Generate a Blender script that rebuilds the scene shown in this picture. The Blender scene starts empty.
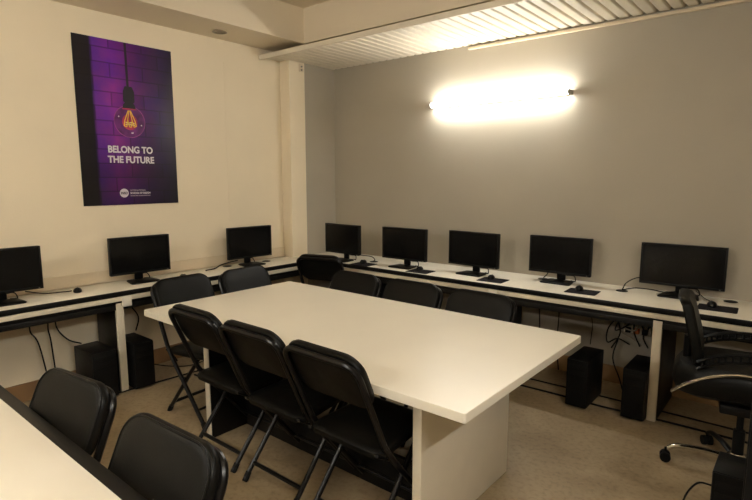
import bpy, bmesh, math, random
from mathutils import Vector, Matrix
random.seed(4)
S = bpy.context.scene
C = S.collection
PI = math.pi
V = Vector

# ------------------------------------------------------------------ materials
def mat(name, col, rough=0.5, metal=0.0, noise=0.0, nscale=20, bump=0.0, bscale=200, spec=0.5, coat=0.0, emit=None, estr=0):
    m = bpy.data.materials.new(name); m.use_nodes = True
    nt = m.node_tree; b = nt.nodes['Principled BSDF']
    b.inputs['Base Color'].default_value = (*col, 1)
    b.inputs['Roughness'].default_value = rough
    b.inputs['Metallic'].default_value = metal
    b.inputs['Specular IOR Level'].default_value = spec
    b.inputs['Coat Weight'].default_value = coat
    tc = nt.nodes.new('ShaderNodeTexCoord')
    if noise:
        n = nt.nodes.new('ShaderNodeTexNoise'); n.inputs['Scale'].default_value = nscale
        n.inputs['Detail'].default_value = 5
        nt.links.new(tc.outputs['Object'], n.inputs['Vector'])
        r = nt.nodes.new('ShaderNodeValToRGB')
        r.color_ramp.elements[0].position = .3; r.color_ramp.elements[1].position = .7
        r.color_ramp.elements[0].color = (*[c*(1-noise) for c in col], 1)
        r.color_ramp.elements[1].color = (*[min(1, c*(1+noise)) for c in col], 1)
        nt.links.new(n.outputs['Fac'], r.inputs['Fac']); nt.links.new(r.outputs['Color'], b.inputs['Base Color'])
    if bump:
        n2 = nt.nodes.new('ShaderNodeTexNoise'); n2.inputs['Scale'].default_value = bscale
        nt.links.new(tc.outputs['Object'], n2.inputs['Vector'])
        bp = nt.nodes.new('ShaderNodeBump'); bp.inputs['Strength'].default_value = bump; bp.inputs['Distance'].default_value = .01
        nt.links.new(n2.outputs['Fac'], bp.inputs['Height']); nt.links.new(bp.outputs['Normal'], b.inputs['Normal'])
    if emit:
        b.inputs['Emission Color'].default_value = (*emit, 1); b.inputs['Emission Strength'].default_value = estr
    return m

M = {}
M['cream'] = mat('cream_paint', (.83, .72, .535), .6, noise=.025, nscale=2.5, bump=.06, bscale=60)
M['cream_trim'] = mat('cream_trim_paint', (.70, .58, .41), .6, noise=.02, nscale=3)
M['ceil'] = mat('ceiling_paint', (.74, .64, .48), .7, noise=.02, nscale=2)
M['grey'] = mat('grey_wall_paint', (.39, .347, .272), .62, noise=.03, nscale=2, bump=.05, bscale=50)
M['slat'] = mat('slat_white', (.74, .66, .52), .4, noise=.02, nscale=4)
M['white'] = mat('white_laminate', (.83, .77, .65), .32, noise=.02, nscale=3, spec=.4)
M['whiteedge'] = mat('white_edge', (.74, .66, .52), .4, noise=.03, nscale=8)
M['blacklam'] = mat('black_laminate', (.006, .0055, .005), .42, spec=.25, noise=.2, nscale=6)
M['vinyl'] = mat('black_vinyl', (.0045, .0043, .0036), .40, noise=.15, nscale=12, bump=.10, bscale=350, spec=.16)
M['tube'] = mat('black_enamel', (.005, .0045, .0045), .28, spec=.25, noise=.15, nscale=20)
M['rubber'] = mat('black_rubber', (.005, .005, .005), .7, spec=.2, noise=.2, nscale=30)
M['plastic'] = mat('black_plastic', (.005, .005, .005), .42, spec=.16, noise=.15, nscale=30)
M['case'] = mat('black_case', (.0045, .0045, .0045), .5, spec=.2, noise=.15, nscale=25)
M['screen'] = mat('dark_screen', (.005, .005, .005), .2, noise=.1, nscale=3, spec=.22)
M['pad'] = mat('mouse_pad_cloth', (.014, .012, .014), .9, spec=.15, noise=.15, nscale=60)
M['chrome'] = mat('chrome', (.75, .72, .66), .14, metal=1, noise=.04, nscale=10)
M['silver'] = mat('silver_plastic', (.38, .36, .32), .35, metal=.5, noise=.05, nscale=10)
M['unseen'] = mat('dimmed_beige_paint', (.50, .45, .36), .7, noise=.03, nscale=2)  # unseen walls, colour darkened to cut bounce light and deepen shadows
M['skirt'] = mat('brown_skirting', (.30, .17, .075), .55, noise=.15, nscale=6)
M['orange'] = mat('orange_plastic', (.55, .12, .02), .5, noise=.1, nscale=20)
M['greyplastic'] = mat('grey_plastic', (.27, .22, .16), .5, noise=.1, nscale=20)
M['dark'] = mat('dark_void', (.02, .018, .015), .8, noise=.2, nscale=10)
M['lamp'] = mat('fluorescent_tube', (1, 1, 1), .4, noise=.01, nscale=3, emit=(1, .99, .95), estr=34)
M['lampcap'] = mat('lamp_cap', (.30, .27, .22), .4, noise=.05, nscale=20)
M['ptext'] = mat('print_white', (.75, .72, .74), .4, noise=.02, nscale=30)
M['ptext2'] = mat('print_grey', (.34, .29, .33), .4, noise=.02, nscale=30)
M['pdark'] = mat('print_dark', (.012, .010, .016), .4, noise=.1, nscale=30)

def floor_mat():
    m = mat('worn_floor', (.30, .225, .13), .5)
    nt = m.node_tree; b = nt.nodes['Principled BSDF']; tc = nt.nodes['Texture Coordinate']
    n1 = nt.nodes.new('ShaderNodeTexNoise'); n1.inputs['Scale'].default_value = 3.2; n1.inputs['Detail'].default_value = 8; n1.inputs['Distortion'].default_value = .6
    n2 = nt.nodes.new('ShaderNodeTexNoise'); n2.inputs['Scale'].default_value = 38; n2.inputs['Detail'].default_value = 6
    for n in (n1, n2): nt.links.new(tc.outputs['Object'], n.inputs['Vector'])
    r = nt.nodes.new('ShaderNodeValToRGB'); r.color_ramp.elements[0].position = .3; r.color_ramp.elements[1].position = .72
    r.color_ramp.elements[0].color = (.27, .20, .115, 1); r.color_ramp.elements[1].color = (.40, .31, .19, 1)
    nt.links.new(n1.outputs['Fac'], r.inputs['Fac'])
    r2 = nt.nodes.new('ShaderNodeValToRGB'); r2.color_ramp.elements[0].position = .30; r2.color_ramp.elements[1].position = .52
    r2.color_ramp.elements[0].color = (.70, .66, .62, 1); r2.color_ramp.elements[1].color = (1, 1, 1, 1)
    nt.links.new(n2.outputs['Fac'], r2.inputs['Fac'])
    mx = nt.nodes.new('ShaderNodeMix'); mx.data_type = 'RGBA'; mx.blend_type = 'MULTIPLY'; mx.inputs[0].default_value = .8
    nt.links.new(r.outputs['Color'], mx.inputs[6]); nt.links.new(r2.outputs['Color'], mx.inputs[7])
    nt.links.new(mx.outputs[2], b.inputs['Base Color'])
    bp = nt.nodes.new('ShaderNodeBump'); bp.inputs['Strength'].default_value = .15; bp.inputs['Distance'].default_value = .01
    nt.links.new(n2.outputs['Fac'], bp.inputs['Height']); nt.links.new(bp.outputs['Normal'], b.inputs['Normal'])
    b.inputs['Roughness'].default_value = .55
    return m
M['floor'] = floor_mat()

# ------------------------------------------------------------------ mesh helpers
def bevel_new(bm, verts, w, seg=2):
    if w <= 0: return
    vs = set(verts)
    es = [e for e in bm.edges if e.verts[0] in vs and e.verts[1] in vs]
    bmesh.ops.bevel(bm, geom=es, offset=w, segments=seg, affect='EDGES', profile=.5, clamp_overlap=True)

def box(bm, x0, x1, y0, y1, z0, z1, bev=0.0, mx=None, seg=2):
    r = bmesh.ops.create_cube(bm, size=1)
    vs = r['verts']
    for v in vs:
        v.co = V(((x0+x1)/2+v.co.x*(x1-x0), (y0+y1)/2+v.co.y*(y1-y0), (z0+z1)/2+v.co.z*(z1-z0)))
        if mx is not None: v.co = mx @ v.co
    bevel_new(bm, vs, bev, seg)
    return bm

def fillet(pts, r, n=5):
    pts = [V(p) for p in pts]; out = [pts[0]]
    for i in range(1, len(pts)-1):
        a, b, c = pts[i-1], pts[i], pts[i+1]
        rr = min(r, (a-b).length*.48, (c-b).length*.48)
        p0 = b+(a-b).normalized()*rr; p1 = b+(c-b).normalized()*rr
        for k in range(n+1):
            t = k/n
            out.append(p0*(1-t)**2+b*2*t*(1-t)+p1*t*t)
    out.append(pts[-1]); return out

def smooth(pts, n=8):
    pts = [V(p) for p in pts]; P = [pts[0]*2-pts[1]]+pts+[pts[-1]*2-pts[-2]]; out = []
    for i in range(1, len(P)-2):
        p0, p1, p2, p3 = P[i-1:i+3]
        for k in range(n):
            t = k/n
            out.append(.5*((2*p1)+(p2-p0)*t+(2*p0-5*p1+4*p2-p3)*t*t+(3*p1-p0-3*p2+p3)*t**3))
    out.append(pts[-1]); return out

def tube(bm, pts, r, seg=10, ry=None):
    pts = [V(p) for p in pts]; n = len(pts); ry = ry or r
    tan = []
    for i in range(n):
        a = pts[max(0, i-1)]; b = pts[min(n-1, i+1)]; tan.append((b-a).normalized())
    up = V((0, 0, 1)) if abs(tan[0].z) < .9 else V((0, 1, 0))
    nrm = (up-tan[0]*up.dot(tan[0])).normalized(); rings = []
    for i in range(n):
        nrm = (nrm-tan[i]*nrm.dot(tan[i])).normalized(); bn = tan[i].cross(nrm)
        rr = r[i] if isinstance(r, (list, tuple)) else r
        r2 = rr if ry is r else ry
        rings.append([bm.verts.new(pts[i]+nrm*math.cos(2*PI*k/seg)*rr+bn*math.sin(2*PI*k/seg)*r2) for k in range(seg)])
    for i in range(n-1):
        for k in range(seg):
            bm.faces.new((rings[i][k], rings[i][(k+1) % seg], rings[i+1][(k+1) % seg], rings[i+1][k]))
    bm.faces.new(rings[0][::-1]); bm.faces.new(rings[-1]); return bm

def lathe(bm, prof, seg=24, mx=None):
    rings = []
    for (r, z) in prof:
        if r < 1e-5: rings.append([bm.verts.new((0, 0, z))])
        else: rings.append([bm.verts.new((r*math.cos(2*PI*k/seg), r*math.sin(2*PI*k/seg), z)) for k in range(seg)])
    for a, b in zip(rings, rings[1:]):
        for k in range(seg):
            f = []
            k2 = (k+1) % seg
            if len(a) == 1 and len(b) == 1: continue
            if len(a) == 1: f = (a[0], b[k2], b[k])
            elif len(b) == 1: f = (a[k], a[k2], b[0])
            else: f = (a[k], a[k2], b[k2], b[k])
            bm.faces.new(f)
    if mx is not None:
        for rg in rings:
            for v in rg: v.co = mx @ v.co
    return bm

def rrect(w, h, r, n=6):
    """outline points of a rounded rectangle centred on 0"""
    out = []
    for cx, cy, a0 in ((w/2-r, h/2-r, 0), (-w/2+r, h/2-r, 90), (-w/2+r, -h/2+r, 180), (w/2-r, -h/2+r, 270)):
        for k in range(n+1):
            a = math.radians(a0+90*k/n); out.append((cx+r*math.cos(a), cy+r*math.sin(a)))
    return out

def cushion(bm, outline, layers, mp):
    """layers: list of (scale inset, height); mp maps (u,v,h) to a point. domed pad"""
    rings = []
    cx = sum(p[0] for p in outline)/len(outline); cy = sum(p[1] for p in outline)/len(outline)
    ext = max(abs(p[0]-cx) for p in outline); eyt = max(abs(p[1]-cy) for p in outline)
    for ins, h in layers:
        sx = (ext-ins)/ext; sy = (eyt-ins)/eyt
        rings.append([bm.verts.new(mp(cx+(p[0]-cx)*sx, cy+(p[1]-cy)*sy, h)) for p in outline])
    n = len(outline)
    for a, b in zip(rings, rings[1:]):
        for k in range(n): bm.faces.new((a[k], a[(k+1) % n], b[(k+1) % n], b[k]))
    for rg in (rings[0], rings[-1]):
        pass
    # fill caps as fans from centre so curved pads stay smooth
    for rg, (ins, h), flip in ((rings[0], layers[0], True), (rings[-1], layers[-1], False)):
        c = bm.verts.new(mp(cx, cy, h))
        for k in range(n):
            f = (rg[k], rg[(k+1) % n], c)
            bm.faces.new(f[::-1] if flip else f)
    return bm

def obj(name, bm, m, parent=None, sm=True):
    bmesh.ops.recalc_face_normals(bm, faces=bm.faces[:])
    me = bpy.data.meshes.new(name); bm.to_mesh(me); bm.free()
    me.materials.append(m)
    if sm:
        for p in me.polygons: p.use_smooth = True
        try: me.set_sharp_from_angle(angle=math.radians(35))
        except Exception: pass
    o = bpy.data.objects.new(name, me); C.objects.link(o)
    if parent: o.parent = parent
    return o

def B(): return bmesh.new()
def thing(name, label, cat, loc=(0, 0, 0), rz=0, group=None):
    o = bpy.data.objects.new(name, None); C.objects.link(o); o.empty_display_size = .1
    o.location = loc; o.rotation_euler = (0, 0, rz)
    o['label'] = label; o['category'] = cat
    if group: o['group'] = group
    return o
def tag(o, label, cat, group=None):
    o['label'] = label; o['category'] = cat
    if group: o['group'] = group
    return o
def struct(name, bm, m, parent=None, sm=False):
    o = obj(name, bm, m, parent, sm)
    if not parent: o['kind'] = 'structure'
    return o
def dup(root, loc, rz, label, group=None):
    r = root.copy(); C.objects.link(r); r.location = loc; r.rotation_euler = (0, 0, rz); r['label'] = label
    if group: r['group'] = group
    if 'far side' in (group or ''): r.scale = (1.02, 1, .98)
    for ch in list(root.children):
        c = ch.copy(); C.objects.link(c); c.parent = r
        for g in list(ch.children):
            d = g.copy(); C.objects.link(d); d.parent = c
    return r

# ------------------------------------------------------------------ room
XL, YB = -4.12, 4.12          # poster wall, grey wall
XR, YF = 1.0, -1.5
ZC = 3.04
ZB = 2.74                     # underside of beams
ZS = 2.658                     # underside of slat soffit
struct('floor', box(B(), XL-.1, XR+.1, YF-.1, YB+.1, -.05, 0), M['floor'])
struct('ceiling', box(B(), XL-.1, XR+.1, YF-.1, YB+.1, ZC, ZC+.08), M['ceil'])
struct('wall_left', box(B(), XL-.1, XL, YF-.1, YB+.1, 0, ZC), M['cream'])
struct('wall_back', box(B(), XL, XR+.1, YB, YB+.1, 0, ZC), M['grey'])
struct('wall_right', box(B(), XR, XR+.1, YF-.1, YB, 0, ZC), M['unseen'])
struct('wall_front', box(B(), XL, XR, YF-.1, YF, 0, ZC), M['unseen'])
XC = -3.985
struct('wall_column', box(B(), XL, XC, 3.50, 3.70, 0, ZB, .003), M['cream'])
struct('wall_recess', box(B(), XL, XC, 3.70, YB, 0, ZB), M['grey'])
struct('trim_1', box(B(), XL, -3.66, YF, YB, ZB, ZC), M['ceil'])                      # beam over the poster wall
struct('trim_2', box(B(), -3.66, XR, 3.40, YB, ZB, ZC), M['ceil'])                    # beam over the grey wall
# aluminium strip soffit under the second beam
def soffit():
    bm = B()
    x = XL+.005; y0 = 3.262; y1 = YB-.003; pitch = .084
    while x < XR-.09:
        prof = [(0, .012), (.004, .003), (.010, 0), (.062, 0), (.068, .003), (.072, .012), (.072, .022), (.066, .022), (.066, .008), (.006, .008), (.006, .022), (0, .022)]
        a = [bm.verts.new((x+u, y0, ZS+w)) for u, w in prof]; b = [bm.verts.new((x+u, y1, ZS+w)) for u, w in prof]
        n = len(prof)
        for k in range(n): bm.faces.new((a[k], a[(k+1) % n], b[(k+1) % n], b[k]))
        bm.faces.new(a); bm.faces.new(b[::-1])
        x += pitch
    box(bm, XL, XR, y0+.02, y1, ZS+.020, ZS+.026)
    return bm
struct('trim_3', soffit(), M['slat'])
struct('trim_4', box(B(), XL+.001, XR, 3.250, 3.262, ZS-.022, ZS+.020, .002), M['slat'])     # soffit fascia
struct('trim_5', box(B(), -2.38, XR, YB-.03, YB, 2.622, 2.642, .003), M['cream_trim'])           # cable trunking under soffit
struct('trim_6', box(B(), XL, XL+.014, YF, 3.50, .755, .845, .004), M['cream_trim'])        # upstand behind left desk
struct('trim_7', box(B(), XL, XL+.0025, 2.86, 3.04, .85, 2.555, .001), M['cream'])           # shallow painted panel
struct('baseboard_back', box(B(), XC, XR, YB-.014, YB, 0, .13, .003), M['skirt'])
struct('baseboard_left', box(B(), XL, XL+.014, YF, 3.50, 0, .13, .003), M['skirt'])

# recessed spotlight in beam underside
t = thing('downlight', 'round unlit recessed spotlight in the beam above the poster wall', 'ceiling light', (-3.895, 2.68, ZB))
lathe_bm = lathe(B(), [(.040, .0), (.058, -.004), (.060, -.010), (.052, -.012), (.040, -.006), (.040, -.001)], 28); obj('ring', lathe_bm, M['greyplastic'], t)
obj('lens', lathe(B(), [(0, -.003), (.040, -.003), (.040, -.0005), (0, -.0005)], 28), M['greyplastic'], t)
# small twin hook under the soffit on the column
t = thing('wall_bracket', 'small metal bracket with two screws on the column under the soffit', 'bracket', (XC, 3.655, 2.60))
obj('plate', box(B(), 0, .006, -.03, .03, -.03, .045, .002), M['cream_trim'], t)
for k in (-.012, .02):
    obj('screw', lathe(B(), [(0, .012), (.008, .010), (.009, 0), (0, 0)], 12, Matrix.Translation((.006, 0.0, k)) @ Matrix.Rotation(PI/2, 4, 'Y')), M['lampcap'], t)

# ------------------------------------------------------------------ tube lamps
def lamp(label, loc, rz, length=1.24, estr=None):
    t = thing('tube_light', label, 'light', loc, rz, None)
    # wall at local y = 0, faces -Y
    obj('housing', box(B(), -length/2+.02, length/2-.02, -.030, 0, -.020, .020, .004), M['slat'], t)
    m = M['lamp']
    if estr:
        m = M['lamp'].copy(); m.node_tree.nodes['Principled BSDF'].inputs['Emission Strength'].default_value = estr
    obj('tube', tube(B(), [(-length/2+.011, -.066, 0), (length/2-.011, -.066, 0)], .019, 16), m, t)
    for s in (-1, 1):
        obj('end_cap', box(B(), s*length/2-.012, s*length/2+.010, -.080, 0, -.015, .015, .004), M['lampcap'], t)
    return t
lamp('glowing white tube lamp mounted high on the grey wall', (-2.105, YB, 2.185), 0)
lamp('tube lamp on the wall behind the camera', (-2.1, YF, 2.35), PI, estr=92)
lamp('tube lamp on the wall to the right of the camera', (XR, .4, 2.45), -PI/2, estr=100)

# ------------------------------------------------------------------ poster
def poster_mat():
    m = mat('poster_print', (.1, .02, .15), .32, spec=.5)
    nt = m.node_tree; L = nt.links; b = nt.nodes['Principled BSDF']; tc = nt.nodes['Texture Coordinate']
    sep = nt.nodes.new('ShaderNodeSeparateXYZ'); L.new(tc.outputs['Object'], sep.inputs[0])
    comb = nt.nodes.new('ShaderNodeCombineXYZ'); L.new(sep.outputs['Y'], comb.inputs['X']); L.new(sep.outputs['Z'], comb.inputs['Y'])
    br = nt.nodes.new('ShaderNodeTexBrick'); L.new(comb.outputs[0], br.inputs['Vector'])
    br.inputs['Scale'].default_value = 1; br.inputs['Brick Width'].default_value = .25; br.inputs['Row Height'].default_value = .105
    br.inputs['Mortar Size'].default_value = .006; br.inputs['Mortar Smooth'].default_value = .6; br.inputs['Bias'].default_value = .0
    br.inputs['Color1'].default_value = (.95, .95, 1, 1); br.inputs['Color2'].default_value = (.62, .52, .66, 1); br.inputs['Mortar'].default_value = (.38, .30, .42, 1)
    ramp = nt.nodes.new('ShaderNodeValToRGB'); L.new(sep.outputs['Y'], ramp.inputs['Fac'])
    e = ramp.color_ramp.elements
    e[0].position = 0.0; e[0].color = (.010, .009, .012, 1); e[1].position = .75; e[1].color = (.012, .006, .035, 1)
    for p, c in ((.112, (.010, .009, .014, 1)), (.135, (.16, .035, .36, 1)), (.27, (.28, .035, .42, 1)), (.40, (.19, .022, .25, 1)), (.52, (.080, .014, .15, 1)), (.64, (.040, .012, .10, 1))):
        x = e.new(p); x.color = c
    # darker towards the printed foot of the picture
    r2 = nt.nodes.new('ShaderNodeValToRGB'); L.new(sep.outputs['Z'], r2.inputs['Fac'])
    f = r2.color_ramp.elements; f[0].position = 0; f[0].color = (.14, .14, .20, 1); f[1].position = 1; f[1].color = (.75, .75, .9, 1)
    for p, c in ((.22, (.32, .28, .34, 1)), (.50, (.75, .7, .75, 1)), (.72, (1, 1, 1, 1))):
        x = f.new(p); x.color = c
    n = nt.nodes.new('ShaderNodeTexNoise'); n.inputs['Scale'].default_value = 6; n.inputs['Detail'].default_value = 4; L.new(tc.outputs['Object'], n.inputs['Vector'])
    r3 = nt.nodes.new('ShaderNodeValToRGB'); L.new(n.outputs['Fac'], r3.inputs['Fac'])
    g = r3.color_ramp.elements; g[0].position = .35; g[0].color = (.75, .6, 1.0, 1); g[1].position = .65; g[1].color = (1.25, 1.0, .85, 1)
    def mul(a, c):
        x = nt.nodes.new('ShaderNodeMix'); x.data_type = 'RGBA'; x.blend_type = 'MULTIPLY'; x.inputs[0].default_value = 1
        L.new(a, x.inputs[6]); L.new(c, x.inputs[7]); return x.outputs[2]
    c = mul(mul(mul(ramp.outputs['Color'], br.outputs['Color']), r2.outputs['Color']), r3.outputs['Color'])
    L.new(c, b.inputs['Base Color']); return m
PY, PZ, PW, PH = 1.612, 1.337, .748, 1.218
poster = thing('poster', 'purple poster of a glowing bulb on brick reading BELONG TO THE FUTURE on cream wall', 'poster', (XL, PY, PZ))
obj('sheet', box(B(), 0, .006, 0, PW, 0, PH), poster_mat(), poster, False)
def flat(name, outline, m, d, par=poster, th=.0006):
    bm = B(); a = [bm.verts.new((.006+d, u, v)) for u, v in outline]; f = bm.faces.new(a)
    r = bmesh.ops.extrude_face_region(bm, geom=[f])
    for v in [x for x in r['geom'] if isinstance(x, bmesh.types.BMVert)]: v.co.x += th
    return obj(name, bm, m, par, False)
def circ(cu, cv, r, n=32, ry=None): return [(cu+r*math.cos(2*PI*k/n), cv+(ry or r)*math.sin(2*PI*k/n)) for k in range(n)]
BU, BV = .378, .635           # bulb centre on the sheet
M['pglass'] = mat('print_glass', (.13, .022, .15), .3, noise=.45, nscale=14)
M['pglow'] = mat('print_glow', (.42, .035, .09), .3, noise=.3, nscale=20)
M['prim'] = mat('print_rim', (.30, .06, .25), .3, noise=.4, nscale=12)
M['pfil'] = mat('print_filament', (1.0, .60, .06), .3, noise=.1, nscale=20)
M['pfil2'] = mat('print_filament_core', (1.0, .9, .3), .3, noise=.1, nscale=20)
flat('printed_cord', [(BU-.009, BV+.22), (BU+.009, BV+.22), (BU+.006, PH-.002), (BU-.012, PH-.002)], M['pdark'], 0)
flat('printed_bulb', circ(BU, BV, .122), M['prim'], 0.0)
flat('printed_glass', circ(BU, BV, .117), M['pglass'], .0008)
flat('printed_glow', circ(BU+.0, BV-.004, .060, ry=.060), M['pglow'], .0012)
flat('printed_socket', [(BU-.050, BV+.095), (BU+.052, BV+.095), (BU+.046, BV+.125), (BU+.034, BV+.140), (BU+.046, BV+.150), (BU+.046, BV+.225), (BU+.030, BV+.262), (BU-.024, BV+.262), (BU-.040, BV+.225), (BU-.042, BV+.150), (BU-.030, BV+.140), (BU-.044, BV+.125)], M['pdark'], .0016)
def stroke(pts, w):
    bm = B()
    P = [V((.0088, u, v)) for u, v in pts]
    for a, c in zip(P, P[1:]):
        d = (c-a).normalized(); nn = V((0, -d.z, d.y))*w
        q = [bm.verts.new(p) for p in (a-nn-d*w*.4, c-nn+d*w*.4, c+nn+d*w*.4, a+nn-d*w*.4)]
        bm.faces.new(q)
    return bm
def strokes(name, lst, w, m):
    bm = B()
    for pts in lst:
        b2 = stroke(pts, w); me = bpy.data.meshes.new('tmp'); b2.to_mesh(me); b2.free(); bm.from_mesh(me); bpy.data.meshes.remove(me)
    return obj(name, bm, m, poster, False)
fil = [[(BU-.010, BV+.080), (BU-.040, BV+.005), (BU-.046, BV-.034), (BU-.026, BV-.040), (BU-.016, BV+.012), (BU-.006, BV-.040), (BU+.010, BV-.040), (BU+.018, BV+.012), (BU+.030, BV-.040), (BU+.048, BV-.032), (BU+.040, BV+.005), (BU+.010, BV+.080), (BU-.010, BV+.080)],
       [(BU-.004, BV+.075), (BU-.020, BV-.004)], [(BU+.006, BV+.075), (BU+.020, BV-.004)]]
strokes('printed_filament', fil, .0034, M['pfil'])
strokes('printed_filament_core', [[(BU-.032, BV-.006), (BU-.012, BV-.012), (BU+.010, BV-.006), (BU+.034, BV-.012)], [(BU-.034, BV-.022), (BU+.036, BV-.024)]], .0035, M['pfil2'])
strokes('printed_cap_rim', [[(BU-.050, BV+.094), (BU+.052, BV+.094)]], .005, M['pglow'])
for hl in ([(BU+.008, BV-.086), (BU+.022, BV-.084)], [(BU-.085, BV+.03), (BU-.082, BV+.036)], [(BU+.088, BV-.02), (BU+.090, BV-.026)]):
    strokes('printed_highlight', [hl], .004, M['ptext'])

def text(name, s, size, u, v, m, align='CENTER', off=0.0, par=poster, wid=None, bold=0):
    cu = bpy.data.curves.new(name, 'FONT'); cu.body = s; cu.size = size; cu.align_x = align; cu.offset = off; cu.extrude = .0003
    tmp = bpy.data.objects.new('tmp', cu); C.objects.link(tmp)
    bpy.context.view_layer.update()
    me = bpy.data.meshes.new_from_object(tmp.evaluated_get(bpy.context.evaluated_depsgraph_get()))
    bpy.data.objects.remove(tmp)
    sc = 1
    if wid:
        xs = [p.co.x for p in me.vertices]; sc = wid/(max(xs)-min(xs))
    for p in me.vertices:
        x, y, z = p.co; p.co = (.0088+z, u+x*sc, v+y)
    if bold:
        bm = bmesh.new()
        for k in range(5):
            du, dv = ((0, 0), (bold, 0), (-bold, 0), (0, bold), (0, -bold))[k]
            me.transform(Matrix.Translation((.00008*k, du, dv))); bm.from_mesh(me); me.transform(Matrix.Translation((-.00008*k, -du, -dv)))
        bm.to_mesh(me); bm.free()
    me.materials.append(m)
    o = bpy.data.objects.new(name, me); C.objects.link(o); o.parent = par; return o
text('headline_text', 'BELONG TO', .070, .372, .398, M['ptext'], off=.0012, bold=.0013, wid=.345)
text('headline_text', 'THE FUTURE', .070, .374, .322, M['ptext'], off=.0012, bold=.0013, wid=.360)
flat('logo_disc', circ(.300, .090, .034, 28), M['ptext'], .0006)
text('logo_text', 'INSD', .026, .300, .081, M['pdark'], off=.0008, wid=.052)
text('small_text', 'INTERNATIONAL', .019, .347, .103, M['ptext2'], 'LEFT', .0005, wid=.125)
text('small_text', 'SCHOOL OF DESIGN', .019, .347, .082, M['ptext'], 'LEFT', .0005, wid=.160)
strokes('small_print', [[(.348+i*.0135, .068), (.348+i*.0135+w, .068)] for i, w in enumerate((.009, .010, .008, .010, .006, .009, .010, .008, .010, .009, .008, .009))], .0035, M['ptext2'])

# ------------------------------------------------------------------ central table
TX0, TX1, TY0, TY1 = -3.085, -.852, 1.503, 2.668
tbl = thing('meeting_table', 'large white rectangular meeting table with slab ends in the middle of the room', 'table', ((TX0+TX1)/2, (TY0+TY1)/2, 0))
cx, cy = (TX0+TX1)/2, (TY0+TY1)/2
def plate(w, d, z0, z1, r=.012, bev=.002):
    bm = B(); o = rrect(w, d, r, 4)
    cushion(bm, o, [(bev, z0), (0, z0+bev), (0, z1-bev), (bev, z1)], lambda u, v, h: V((u, v, h))); return bm
obj('tabletop', plate(TX1-TX0, TY1-TY0, .712, .750), M['white'], tbl)
for s, xa, xb in ((1, -1.178, -1.134), (-1, -2.692, -2.647)):
    obj('end_panel', box(B(), xa-cx, xb-cx, 1.655-cy, 2.455-cy, .002, .7115, .002), M['whiteedge'], tbl)
    xi = (xa-.004, xa) if s > 0 else (xb, xb+.004)
    p = obj('inner_lining', box(B(), xi[0]-cx, xi[1]-cx, 1.660-cy, 2.450-cy, .004, .708), M['blacklam'], tbl); p['label'] = 'black inner face of the end panel'
obj('foot_rail', box(B(), -2.641-cx, -1.184-cx, 1.905-cy, 1.925-cy, .003, .21, .002), M['blacklam'], tbl)

# ------------------------------------------------------------------ wall desks
def wall_desk(name, label, origin, rz, length, depth, panels, blocks, grommets, tags_=()):
    """local: front edge at y=0, wall at y=depth, x from 0 to length"""
    t = thing(name, label, 'desk', origin, rz)
    obj('worktop', box(B(), 0, length, .006, depth, .722, .75, .002), M['white'], t)
    obj('edge_band', box(B(), 0, length, -.004, .0058, .721, .7495, .002), M['blacklam'], t)
    obj('front_rail', box(B(), 0, length, -.005, .018, .680, .711, .002), M['whiteedge'], t)
    obj('under_tray', box(B(), 0, length, .028, .34, .612, .648, .002), M['blacklam'], t)
    obj('spacer_strip', box(B(), .002, length-.002, .030, .05, .6485, .7215), M['blacklam'], t)
    for px in panels:
        p = obj('side_panel', box(B(), px-.026, px+.026, .050, depth-.03, .002, .6115, .001), M['blacklam'], t)
        e = obj('panel_edge', box(B(), px-.026, px+.026, .026, .0495, .002, .6605, .002), M['whiteedge'], t); e['label'] = 'white front edge of the side panel'
    for px in blocks:
        obj('rail_block', box(B(), px-.034, px+.034, -.014, -.0055, .638, .713, .002), M['white'], t)
    for gx, gy in grommets:
        obj('cable_grommet', lathe(B(), [(0, .756), (.030, .755), (.038, .753), (.040, .7501), (0, .7501)], 22, Matrix.Translation((gx, gy, 0))), M['plastic'], t)
    return t
# grey wall desk: local x = world x + 3.56, y0 = 3.56
RX0, RY0 = -3.712, 3.553
dr = wall_desk('computer_desk', 'long white wall desk with black edge along the grey wall', (RX0, RY0, 0), 0, .62-RX0, YB-RY0-.002,
               [-.685-RX0, -1.83-RX0, -3.02-RX0, .3-RX0], [-1.80-RX0], [(-3.18-RX0, .25), (-.995-RX0, .38), (-.36-RX0, .48), (-1.60-RX0, .45)])
dr['label'] = 'long white desk with black edge along the grey wall'
# poster wall desk: faces +X ; local x runs along -Y from the column?  rotate 90deg: local x -> world +Y, local y -> world -X
LX0 = -3.715
LY0 = 0.3
dl = wall_desk('computer_desk', 'long white desk with black edge below the purple poster', (LX0, LY0, 0), PI/2, 3.498-LY0, LX0-XL-.016,
               [1.655-LY0, .5-LY0, 2.80-LY0], [1.69-LY0], [(3.17-LY0, .28), (2.76-LY0, .32)])
# corner infill between the two desks
obj('corner_top', box(B(), 3.502-LY0, YB-.003-LY0, .003, LX0-XC-.002, .722, .75, .002), M['white'], dl)

# foreground desk
fd = thing('foreground_desk', 'white desk with dark edge strip in the bottom left corner, nearest the viewer', 'desk', (-2.1, .25, 0))
obj('worktop', box(B(), -1.3, 1.45, -.30, .284, .716, .75, .001), M['white'], fd)
e = obj('edge_strip', box(B(), -1.3, 1.45, .2845, .326, .716, .7495, .003), M['blacklam'], fd); e['label'] = 'dark brown black edge strip'
for px in (-1.27, 1.42):
    obj('side_panel', box(B(), px-.02, px+.02, -.28, .25, .002, .7155, .001), M['blacklam'], fd)

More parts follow.
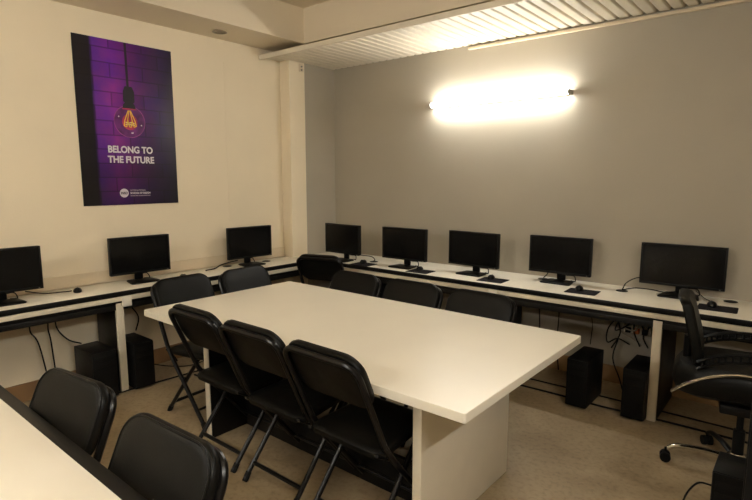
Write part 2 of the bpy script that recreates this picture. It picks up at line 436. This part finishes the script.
# ------------------------------------------------------------------ folding chair
def make_chair(label, group):
    t = thing('folding_chair', label, 'chair', (0, 0, 0), 0, group)
    W = .213
    top = V((0, -.105, .845)); mid = V((0, .060, .470)); foot = V((0, .430, .012))
    # side / top tube of the back
    p = fillet([(-W, mid.y, mid.z), (-W, top.y, top.z), (W, top.y, top.z), (W, mid.y, mid.z)], .075, 8)
    obj('back_frame', tube(B(), p, .0135, 10), M['tube'], t)
    for s in (-1, 1):
        l = obj('leg', tube(B(), fillet([(s*W, mid.y-.0005, mid.z+.001), (s*W, mid.y+.05, mid.z-.075), (s*W, foot.y, foot.z)], .06, 4), .0135, 10), M['tube'], t)
        obj('foot_cap', tube(B(), [(s*W, foot.y-.022, foot.z+.027), (s*W, foot.y+.003, .0)], .016, 10), M['rubber'], l)
        r = .185
        l = obj('leg', tube(B(), [(s*r, .345, .425), (s*r, 0, .012)], .0128, 10), M['tube'], t)
        obj('foot_cap', tube(B(), [(s*r, .024, .040), (s*r, -.004, .0)], .0155, 10), M['rubber'], l)
        bm = B()
        tube(bm, [(s*.1985, .218, .277), (s*.203, .218, .277)], .012, 12)
        obj('pivot', bm, M['tube'], t)
        obj('hinge_link', tube(B(), [(s*.197, .128, .375), (s*.197, .030, .435)], .006, 8, ry=.012), M['tube'], t)
    obj('crossbar', tube(B(), [(-.183, .055, .077), (.183, .055, .077)], .011, 10), M['tube'], t)
    obj('crossbar', tube(B(), [(-W+.002, .352, .106), (W-.002, .352, .106)], .0085, 10), M['tube'], t)
    # seat
    o = rrect(.41, .395, .055, 6)
    def smap(u, v, h): return V((u*(1-.05*(v/.19)), .228+v, .432+h+.018*v/.19*0.6))
    obj('seat', cushion(B(), o, [(.012, -.012), (.002, -.006), (0, .004), (.001, .016), (.008, .024), (.03, .031), (.09, .034)], smap), M['vinyl'], t)
    # back pad lies on the front of the back tube, slightly curved
    up = (top-mid).normalized(); nrm = V((0, up.z, -up.y))
    o = [(u, v) for u, v in rrect(.432, .262, .085, 8)]
    cen = top-up*.108
    def bmap(u, v, h):
        return V((u, 0, 0))+cen+up*v+nrm*(h+.023+.07*(u*u))
    pad = obj('backrest', cushion(B(), o, [(.010, -.014), (.002, -.011), (0, -.005), (0, .006), (.004, .013), (.012, .0165), (.03, .019), (.10, .017)], bmap), M['vinyl'], t)
    # welt piping round the pad front
    pts = [bmap(u*.962, v*.945, .0155) for u, v in rrect(.432, .262, .085, 8)]
    obj('piping', tube(B(), pts+[pts[0]], .004, 6), M['vinyl'], pad)
    return t
G1 = 'chairs tucked in along the near side of the meeting table'
G2 = 'chairs along the far side of the meeting table'
G3 = 'chairs at the left end of the meeting table'
G4 = 'chairs behind the foreground desk'
ch = make_chair('black folding chair on the near side of the meeting table, leftmost of three', G1)
ch.location = (-2.430, 1.525, 0); ch.rotation_euler = (0, 0, 0)
dup(ch, (-1.945, 1.515, 0), 0, 'black folding chair on the near side of the meeting table, middle of three', G1)
dup(ch, (-1.465, 1.505, 0), math.radians(-1), 'black folding chair on the near side, closest to the table\'s white slab end', G1)
dup(ch, (-2.525, 2.745, 0), PI, 'padded black chair back over the table\'s far edge, leftmost of three', G2)
dup(ch, (-2.015, 2.745, 0), PI, 'padded black chair back over the table\'s far edge, middle of three', G2)
dup(ch, (-1.505, 2.74, 0), PI, 'padded black chair back over the table\'s far edge, rightmost of three', G2)
dup(ch, (-3.215, 1.885, 0), -PI/2+math.radians(3), 'black folding chair at the table\'s left end, nearer one with its legs showing', G3)
dup(ch, (-3.175, 2.37, 0), -PI/2+math.radians(3), 'black folding chair at the table\'s left end, below the monitor nearest the column', G3)
dup(ch, (-3.31, 3.26, 0), math.radians(18), 'black folding chair seen from behind in the corner between the two wall desks', 'chair in the corner')
dup(ch, (-1.885, .595, 0), PI+math.radians(8), 'black padded chair behind the foreground desk, the left one of two', G4).scale = (.92, 1, 1)
dup(ch, (-1.285, .605, 0), PI+math.radians(3), 'black padded chair behind the foreground desk, the right one at the bottom edge', G4)
for o in [x for x in C.objects if x.get('group') == 'chair in the corner']: del o['group']

# ------------------------------------------------------------------ monitors
def make_monitor(label, group):
    t = thing('computer_monitor', label, 'monitor', (0, 0, 0), 0, group)
    w, z0, z1 = .480, .068, .352
    bm = B()
    box(bm, -w/2, w/2, -.010, .022, z0, z1, .004)
    hs = obj('housing', bm, M['plastic'], t)
    bm = B()
    box(bm, -w/2+.05, w/2-.05, .0225, .045, z0+.05, z1-.05, .010); obj('back_cover', bm, M['plastic'], hs)
    # bezel frame in front of the screen
    bm = B(); b = .011
    box(bm, -w/2, w/2, -.0135, -.0102, z1-b, z1, .001); box(bm, -w/2, w/2, -.0135, -.0102, z0, z0+b+.005, .001)
    box(bm, -w/2, -w/2+b, -.0135, -.0102, z0+b+.005, z1-b, .001); box(bm, w/2-b, w/2, -.0135, -.0102, z0+b+.005, z1-b, .001)
    obj('bezel', bm, M['plastic'], t)
    obj('screen', box(B(), -w/2+b, w/2-b, -.0118, -.0102, z0+b+.005, z1-b), M['screen'], t, False)
    obj('power_light', box(B(), w/2-.03, w/2-.022, -.0142, -.0136, z0+.006, z0+.009), M['silver'], t)
    obj('stand_neck', box(B(), -.034, .034, .0455, .062, .0135, .20, .005), M['plastic'], t)
    bm = B()
    o = rrect(.215, .165, .018, 4)
    cushion(bm, o, [(.003, 0), (0, .003), (0, .009), (.006, .013)], lambda u, v, h: V((u*(1-.10*v/.08), v-.012, h))); obj('stand_base', bm, M['plastic'], t)
    obj('cable', tube(B(), smooth([(.01, .050, .085), (.03, .075, .05), (.085, .095, .045), (.10, .082, .008), (.06, .1, .006)], 6), .004, 8), M['rubber'], t)
    return t
GR = 'monitors on the desk along the grey wall'; GL = 'monitors on the desk below the poster'
a4 = math.radians(4)
mon = make_monitor('black monitor nearest the room corner on the grey wall desk, behind the corner chair', GR)
mon.location = (-3.465, 3.675, .75); mon.rotation_euler = (0, 0, -a4*.6); mon.scale = (.955, 1, 1)
for loc, rz, lab, g in (
    ((-2.78, 3.745, .75), a4*.3, 'black monitor on the grey wall desk, second from the room corner', GR),
    ((-2.135, 3.835, .75), -a4*.8, 'black monitor on the grey wall desk, middle of the five', GR),
    ((-1.455, 3.945, .75), 0, 'black monitor on the grey wall desk, directly left of the one behind the office chair', GR),
    ((-.645, 3.990, .75), a4*.5, 'wide black monitor behind the office chair back, rightmost on the grey wall desk', GR),
    ((-3.925, 1.01, .75), PI/2-a4, 'black monitor cut off by the left edge, beside a mouse', GL),
    ((-3.955, 1.93, .75), PI/2-a4, 'black monitor standing right below the purple poster', GL),
    ((-3.945, 2.95, .75), PI/2-a4, 'black monitor nearest the column on the poster wall desk', GL)):
    m_ = dup(mon, loc, rz, lab, g)
    m_.scale = (.95 if g == GL else 1.05 if 'wide' in lab else .985, 1, 1)

# ------------------------------------------------------------------ mice and pads
def make_mouse(label, group=None):
    t = thing('computer_mouse', label, 'mouse', (0, 0, 0), 0, group)
    o = [(.031*math.cos(a)*(1-.12*math.sin(a)), .054*math.sin(a)) for a in [2*PI*k/28 for k in range(28)]]
    obj('body', cushion(B(), o, [(.004, 0), (0, .005), (.001, .014), (.006, .024), (.013, .031), (.022, .035)], lambda u, v, h: V((u, v, h*(1-.25*v/.054)))), M['plastic'], t)
    obj('scroll_wheel', tube(B(), [(-.0035, .028, .025), (.0035, .028, .025)], .008, 12), M['rubber'], t)
    return t
mo = make_mouse('black mouse on the poster wall desk between the two leftmost monitors')
mo.scale = (.88, .9, .9); mo.location = (-3.93, 1.455, .75); mo.rotation_euler = (0, 0, math.radians(70))
dup(mo, (-3.83, 2.205, .75), math.radians(80), 'black mouse peeking over the chair back at the table\'s left end')
def pad(loc, rz, lab):
    o = obj('mouse_pad', plate(.21, .17, 0, .003, .012, .0008), M['pad']); o.location = loc; o.rotation_euler = (0, 0, rz); tag(o, lab, 'mouse pad', 'mouse pads on the grey wall desk')
for (x, y), lab, dx in (
    ((-3.165, 3.665), 'right of the corner monitor', 0), ((-2.545, 3.695), 'right of the second monitor from the corner', 0),
    ((-1.885, 3.735), 'right of the middle monitor', 0), ((-1.205, 3.755), 'left of the cable grommet with loose cables', 0),
    ((-.405, 3.80), 'right of the office chair back', 0)):
    pad((x+.005, y-.035, .75), math.radians(3), 'thin dark mouse pad, '+lab)
    dup(mo, (x-.03, y+.005, .7531), math.radians(12), 'black mouse on a pad, '+lab, 'mice on pads on the grey wall desk')

# ------------------------------------------------------------------ computer towers
def make_tower(label, group):
    t = thing('computer_tower', label, 'computer', (0, 0, 0), 0, group)
    w, d, h = .165, .36, .352
    cs = obj('case', box(B(), -w/2, w/2, 0, d, .012, h, .004), M['case'], t)
    for sx in (-1, 1):
        for yy in (.04, d-.04): obj('foot', box(B(), sx*.06-.012, sx*.06+.012, yy-.012, yy+.012, 0, .0118, .002), M['rubber'], cs)
    fp = obj('front_panel', box(B(), -w/2+.002, w/2-.002, -.016, -.0003, .014, h-.002, .006), M['plastic'], t)
    for z in (.305, .262): obj('drive_bay', box(B(), -w/2+.014, w/2-.014, -.0185, -.0163, z-.017, z+.017, .001), M['case'], fp)
    obj('power_button', tube(B(), [(0, -.0163, .205), (0, -.020, .205)], .007, 14), M['pad'], fp)
    bm = B()
    for k in range(7): box(bm, -.05, .05, -.0175, -.0163, .045+k*.014, .050+k*.014)
    obj('vent', bm, M['rubber'], fp)
    return t
GT = 'computer towers on the floor under the wall desks'
tw = make_tower('black computer tower under the grey wall desk, beyond the table\'s right corner', GT)
tw.location = (-1.125, 3.475, 0); tw.rotation_euler = (0, 0, 0); tw.scale = (.84, .92, .96)
x = dup(tw, (-.782, 3.52, 0), 0, 'black computer tower beside the white desk panel on the right', GT)
x = dup(tw, (-3.70, 1.505, 0), math.radians(90), 'black computer tower left of the white panel under the poster wall desk', GT); x.scale = (1, .8, 1)
x = dup(tw, (-3.70, 1.785, 0), math.radians(90), 'black computer tower right of the white panel under the poster wall desk', GT); x.scale = (.9, .8, 1)

# ------------------------------------------------------------------ cables
def cable(pts, label, r=.004, m='rubber', n=6, group=None, name='cable'):
    o = obj(name, tube(B(), smooth(pts, n), r, 8), M[m]); tag(o, label, 'cable', group); return o
F1 = 'black cables running along the floor below the grey wall desk'
cable([(-2.9, 3.60, .007), (-2, 3.585, .007), (-1.3, 3.60, .007), (-1.0, 3.595, .007), (-.5, 3.625, .007), (.4, 3.62, .007)], 'black cable along the floor at the front edge of the grey wall desk', .007, group=F1, name='floor_cable')
cable([(-2.9, 3.78, .006), (-2, 3.755, .006), (-1.2, 3.77, .006), (-.5, 3.775, .006), (.4, 3.77, .006)], 'thin black cable along the floor further under the grey wall desk', .006, group=F1, name='floor_cable')
cable([(-3.78, 1.2, .006), (-3.74, 1.7, .006), (-3.70, 2.2, .006), (-3.66, 2.6, .006), (-3.74, 3.1, .006)], 'thin dark cable along the floor below the poster wall desk', .006, name='floor_cable')
# on the desks
cable([(-3.97, 1.15, .80), (-4.00, 1.24, .768), (-4.02, 1.30, .7545), (-3.98, 1.40, .7545), (-3.94, 1.42, .762)], 'black cable from the leftmost monitor to the mouse', .004)
cable([(-3.985, 2.84, .80), (-4.01, 2.78, .79), (-4.02, 2.68, .772), (-3.99, 2.60, .756), (-3.97, 2.50, .7555)], 'thick black cable lying left of the monitor nearest the column', .0055)
cable([(-3.34, 3.80, .80), (-3.24, 3.84, .79), (-3.19, 3.83, .765), (-3.18, 3.80, .758)], 'black cable from the corner monitor to a desk grommet', .004)
cable([(-.85, 4.06, .84), (-.93, 4.05, .835), (-.985, 4.0, .80), (-.995, 3.94, .758)], 'black cable arching out of the desk grommet to the rightmost monitor', .004)
cable([(-.99, 3.93, .7595), (-.92, 3.97, .775), (-.82, 4.0, .772), (-.74, 4.03, .76), (-.66, 4.05, .78), (-.65, 4.055, .83)], 'black cable lying on the desk behind the rightmost monitor', .004)
cable([(-1.60, 4.0, .757), (-1.585, 4.01, .775), (-1.57, 4.02, .80), (-1.56, 4.03, .85)], 'black cable behind the monitor left of the loose cables', .004)
cable([(-.435, 3.86, .765), (-.455, 3.93, .757), (-.50, 4.0, .757), (-.56, 4.05, .79)], 'thin dark mouse cable running behind the rightmost pad', .0025)
# hanging below the desks
HG = 'black cables hanging below the grey wall desk'
def hang(x0, x1, y, ztop, zb, sw, lab, r=.005, m='rubber'):
    cable([(x0, y, ztop), (x0+sw, y-.02, ztop-(ztop-zb)*.3), (x1-sw, y+.02, ztop-(ztop-zb)*.7), (x1, y, zb)], lab, r, m, group=HG)
hang(-.98, -1.06, 4.0, .70, .30, -.05, 'black cable hanging straight in the tangle above the right tower')
hang(-.95, -.86, 3.96, .70, .36, .05, 'black cable dropping from the grommet onto the right tower')
hang(-.84, -.80, 3.93, .60, .37, .04, 'black cable bending into the right tower beside the white panel')
cable([(-.98, 3.98, .60), (-1.08, 3.98, .46), (-1.09, 4.0, .34), (-1.02, 4.0, .38), (-.93, 3.97, .36)], 'looped black cable in the tangle above the right tower', .005, group=HG)
cable([(-1.02, 4.02, .38), (-1.05, 4.02, .22), (-.99, 4.0, .08), (-.93, 3.9, .007)], 'black cable falling to the floor left of the right tower', .005, group=HG)
cable([(-.93, 3.97, .56), (-.98, 3.99, .48), (-.90, 3.96, .47), (-.86, 3.96, .53), (-.81, 3.95, .50)], 'thin grey cable tangled above the right tower', .005, 'greyplastic')
hang(-1.50, -1.46, 4.05, .70, .02, .03, 'black cable hanging under the desk beyond the table\'s right corner')
hang(-1.66, -1.60, 4.05, .70, .02, .03, 'black cable hanging under the desk behind the rightmost far chair')
hang(-1.86, -1.78, 4.05, .69, .02, -.03, 'black cable hanging under the desk beside the hidden white block')
cable([(-1.25, 4.08, .68), (-1.24, 4.09, .5), (-1.22, 4.06, .42), (-1.15, 3.80, .36)], 'thin black cable dropping to the tower beyond the table corner', .003)
cable([(-.88, 3.99, .60), (-.95, 3.98, .50), (-1.04, 4.0, .44), (-1.0, 4.02, .54), (-.90, 4.0, .57), (-.84, 3.98, .46)], 'black cable coiled round the power strip', .005, group=HG)
cable([(-1.03, 4.04, .60), (-1.06, 4.05, .50), (-1.00, 4.04, .42), (-.92, 4.0, .40), (-.85, 3.97, .365)], 'thin grey cable sagging from the power strip to the right tower', .004, 'greyplastic')
# power strip and orange plug in the tangle
t = thing('power_strip', 'small power strip with an orange plug hanging in the cable tangle', 'power strip', (-.90, 4.05, .455))
obj('body', box(B(), -.09, .09, -.02, .02, -.025, .025, .005), M['whiteedge'], t)
for k in (-.055, .0, .055): obj('plug', box(B(), k-.018, k+.018, -.055, -.0205, -.018, .018, .004), M['orange'] if k == 0 else M['plastic'], t)
HL = 'black cables hanging below the poster wall desk'
for i, (y0, y1, zb, lab) in enumerate(((1.18, 1.26, .02, 'leftmost of three'), (1.29, 1.30, .02, 'middle of three'), (1.34, 1.46, .37, 'rightmost of three, running to the tower'))):
    cable([(-3.98, y0, .70), (-4.02, y0-.01, .52), (-4.03, (y0+y1)/2, .40), (-3.98 if i < 2 else -3.95, y1, zb)], 'black cable hanging under the poster wall desk, '+lab, .005, group=HL)
cable([(-4.04, 1.82, .70), (-4.06, 1.86, .58), (-4.03, 1.92, .46), (-4.0, 1.88, .36)], 'black cable hanging over the tower right of the white panel', .005)
cable([(-3.99, 1.9, .10), (-3.95, 2.1, .02), (-3.85, 2.25, .008), (-3.80, 2.45, .04), (-3.78, 2.6, .008)], 'thin cable curling on the floor beyond the end chair', .004)
cable([(-.215, 2.42, .30), (-.27, 2.40, .30), (-.31, 2.38, .22), (-.31, 2.36, .10), (-.28, 2.34, .006)], 'thin black cable looping from the tower at the bottom right corner', .004)

# ------------------------------------------------------------------ office chair (faces right)
oc = thing('office_chair', 'black swivel office chair with chrome star base at the right edge', 'chair', (-.195, 3.19, 0), math.radians(-82))
# local +Y is forward (world +X); local -X is world +Y ... world = (x+ y_l, y - x_l)
o = rrect(.46, .55, .16, 8)
obj('seat', cushion(B(), o, [(.13, .40), (.07, .415), (.02, .445), (.0, .50), (.006, .560), (.03, .590), (.10, .600)], lambda u, v, h: V((u, v-.045, h+.030*max(0, 1-(v/.29)**2)))), M['vinyl'], oc)
# chrome arc on the seat flank
obj('seat_trim', tube(B(), smooth([(.165, -.315, .455), (.215, -.25, .525), (.240, -.14, .590), (.244, -.02, .615), (.242, .10, .600), (.22, .19, .555)], 6), .008, 8), M['chrome'], oc)
# backrest: tall narrow shell, leaning back
def backmap(u, v, h):
    # v 0..1 up
    y = -.215-.085*v-.03*math.sin(v*PI)*-1; return V((u, y+h+.22*u*u, .60+v*.345))
bm = B(); ol = [(u, (v+.5)) for u, v in rrect(.38, 1.0, .10, 6)]
cushion(bm, ol, [(.012, -.024), (0, -.014), (0, .014), (.012, .026)], backmap)
obj('backrest', bm, M['vinyl'], oc)
obj('back_support', tube(B(), fillet([(0, -.26, .72), (0, -.26, .50), (0, -.12, .41), (0, 0, .39)], .08, 5), .02, 10, ry=.03), M['plastic'], oc)
# armrests: arched band with a row of holes
for s in (1, -1):
    bm = B(); n = 26
    P = smooth([(0, -.215, .625), (0, -.15, .662), (0, -.07, .685), (0, .03, .695), (0, .13, .69), (0, .19, .665), (0, .205, .62), (0, .17, .545)], 6)
    x0 = s*.215
    def q(p, off, dx):  # offset downwards
        return V((x0+dx, p.y, p.z+off))
    # two rails and bridges leaving real holes
    tube(bm, [q(p, .018, 0) for p in P], .007, 8, ry=.018); tube(bm, [q(p, -.018, 0) for p in P[:40]], .007, 8, ry=.018)
    for i in range(2, 38, 2):
        p = P[i]; box(bm, x0-.010, x0+.010, p.y-.0050, p.y+.0050, p.z-.018, p.z+.018)
    ar = obj('armrest', bm, M['plastic'], oc)
    obj('arm_bracket', tube(B(), [(x0*.99, .168, .558), (s*.16, .10, .44)], .012, 8), M['plastic'], ar)
obj('mechanism', box(B(), -.10, .10, -.10, .12, .355, .405, .01), M['plastic'], oc)
obj('gas_column', lathe(B(), [(0, .36), (.016, .36), (.016, .25), (.027, .249), (.027, .10), (0, .10)], 20), M['plastic'], oc)
obj('hub', lathe(B(), [(0, .125), (.032, .125), (.045, .11), (.045, .065), (.03, .055), (0, .055)], 24), M['chrome'], oc)
for k in range(5):
    a = math.radians(-85+72*k); d = V((math.cos(a), math.sin(a), 0))
    pts = smooth([d*.035+V((0, 0, .092)), d*.15+V((0, 0, .105)), d*.27+V((0, 0, .098)), d*.315+V((0, 0, .075))], 5)
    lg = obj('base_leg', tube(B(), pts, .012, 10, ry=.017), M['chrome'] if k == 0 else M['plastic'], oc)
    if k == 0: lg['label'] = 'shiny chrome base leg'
    c = d*.325; side = V((-d.y, d.x, 0)); bm = B()
    for s in (-1, 1):
        tube(bm, [c+side*s*.006+V((0, 0, .027)), c+side*s*.026+V((0, 0, .027))], .027, 16)
    tube(bm, [c+V((0, 0, .03)), c+V((0, 0, .078))], .006, 8)
    cap = [c+side*(-.027)+V((0, 0, .032)), c+side*.027+V((0, 0, .032))]
    tube(bm, cap, .020, 14)
    obj('caster', bm, M['rubber'], oc)

# ------------------------------------------------------------------ right foreground: tower and dark cabinet
tw2 = dup(tw, (-.135, 2.36, 0), 0, 'black computer tower at the bottom right corner with a looping cable', GT); tw2.scale = (1.0, .55, 1.12)
t = thing('cabinet', 'tall dark cabinet cut off by the right edge in front of the office chair', 'cabinet', (.115, 1.98, 0))
obj('body', box(B(), -.205, .205, -.14, .14, .03, .95, .004), M['case'], t)
obj('plinth', box(B(), -.19, .19, -.12, .12, .0, .0295), M['rubber'], t)
d_ = obj('door', box(B(), -.20, .20, -.158, -.1405, .04, .94, .003), M['plastic'], t)
obj('handle', tube(B(), fillet([(-.16, -.158, .50), (-.16, -.182, .50), (-.16, -.182, .62), (-.16, -.158, .62)], .01, 3), .005, 8), M['silver'], d_)

# ------------------------------------------------------------------ camera, world, view
cam = bpy.data.cameras.new('camera'); co = bpy.data.objects.new('camera', cam); C.objects.link(co)
cam.sensor_width = 36; cam.lens = 527/752*36; cam.clip_start = .02
co.location = (0, 0, 1.55); co.rotation_euler = (PI/2-math.atan(73/527), 0, math.radians(39.66))
S.camera = co
w = bpy.data.worlds.new('world'); S.world = w; w.use_nodes = True
w.node_tree.nodes['Background'].inputs['Color'].default_value = (1, .9, .75, 1)
w.node_tree.nodes['Background'].inputs['Strength'].default_value = .0
vs = S.view_settings
vs.view_transform = 'Standard'; vs.look = 'None'; vs.gamma = 1; vs.use_curve_mapping = False
vs.exposure = 1.0
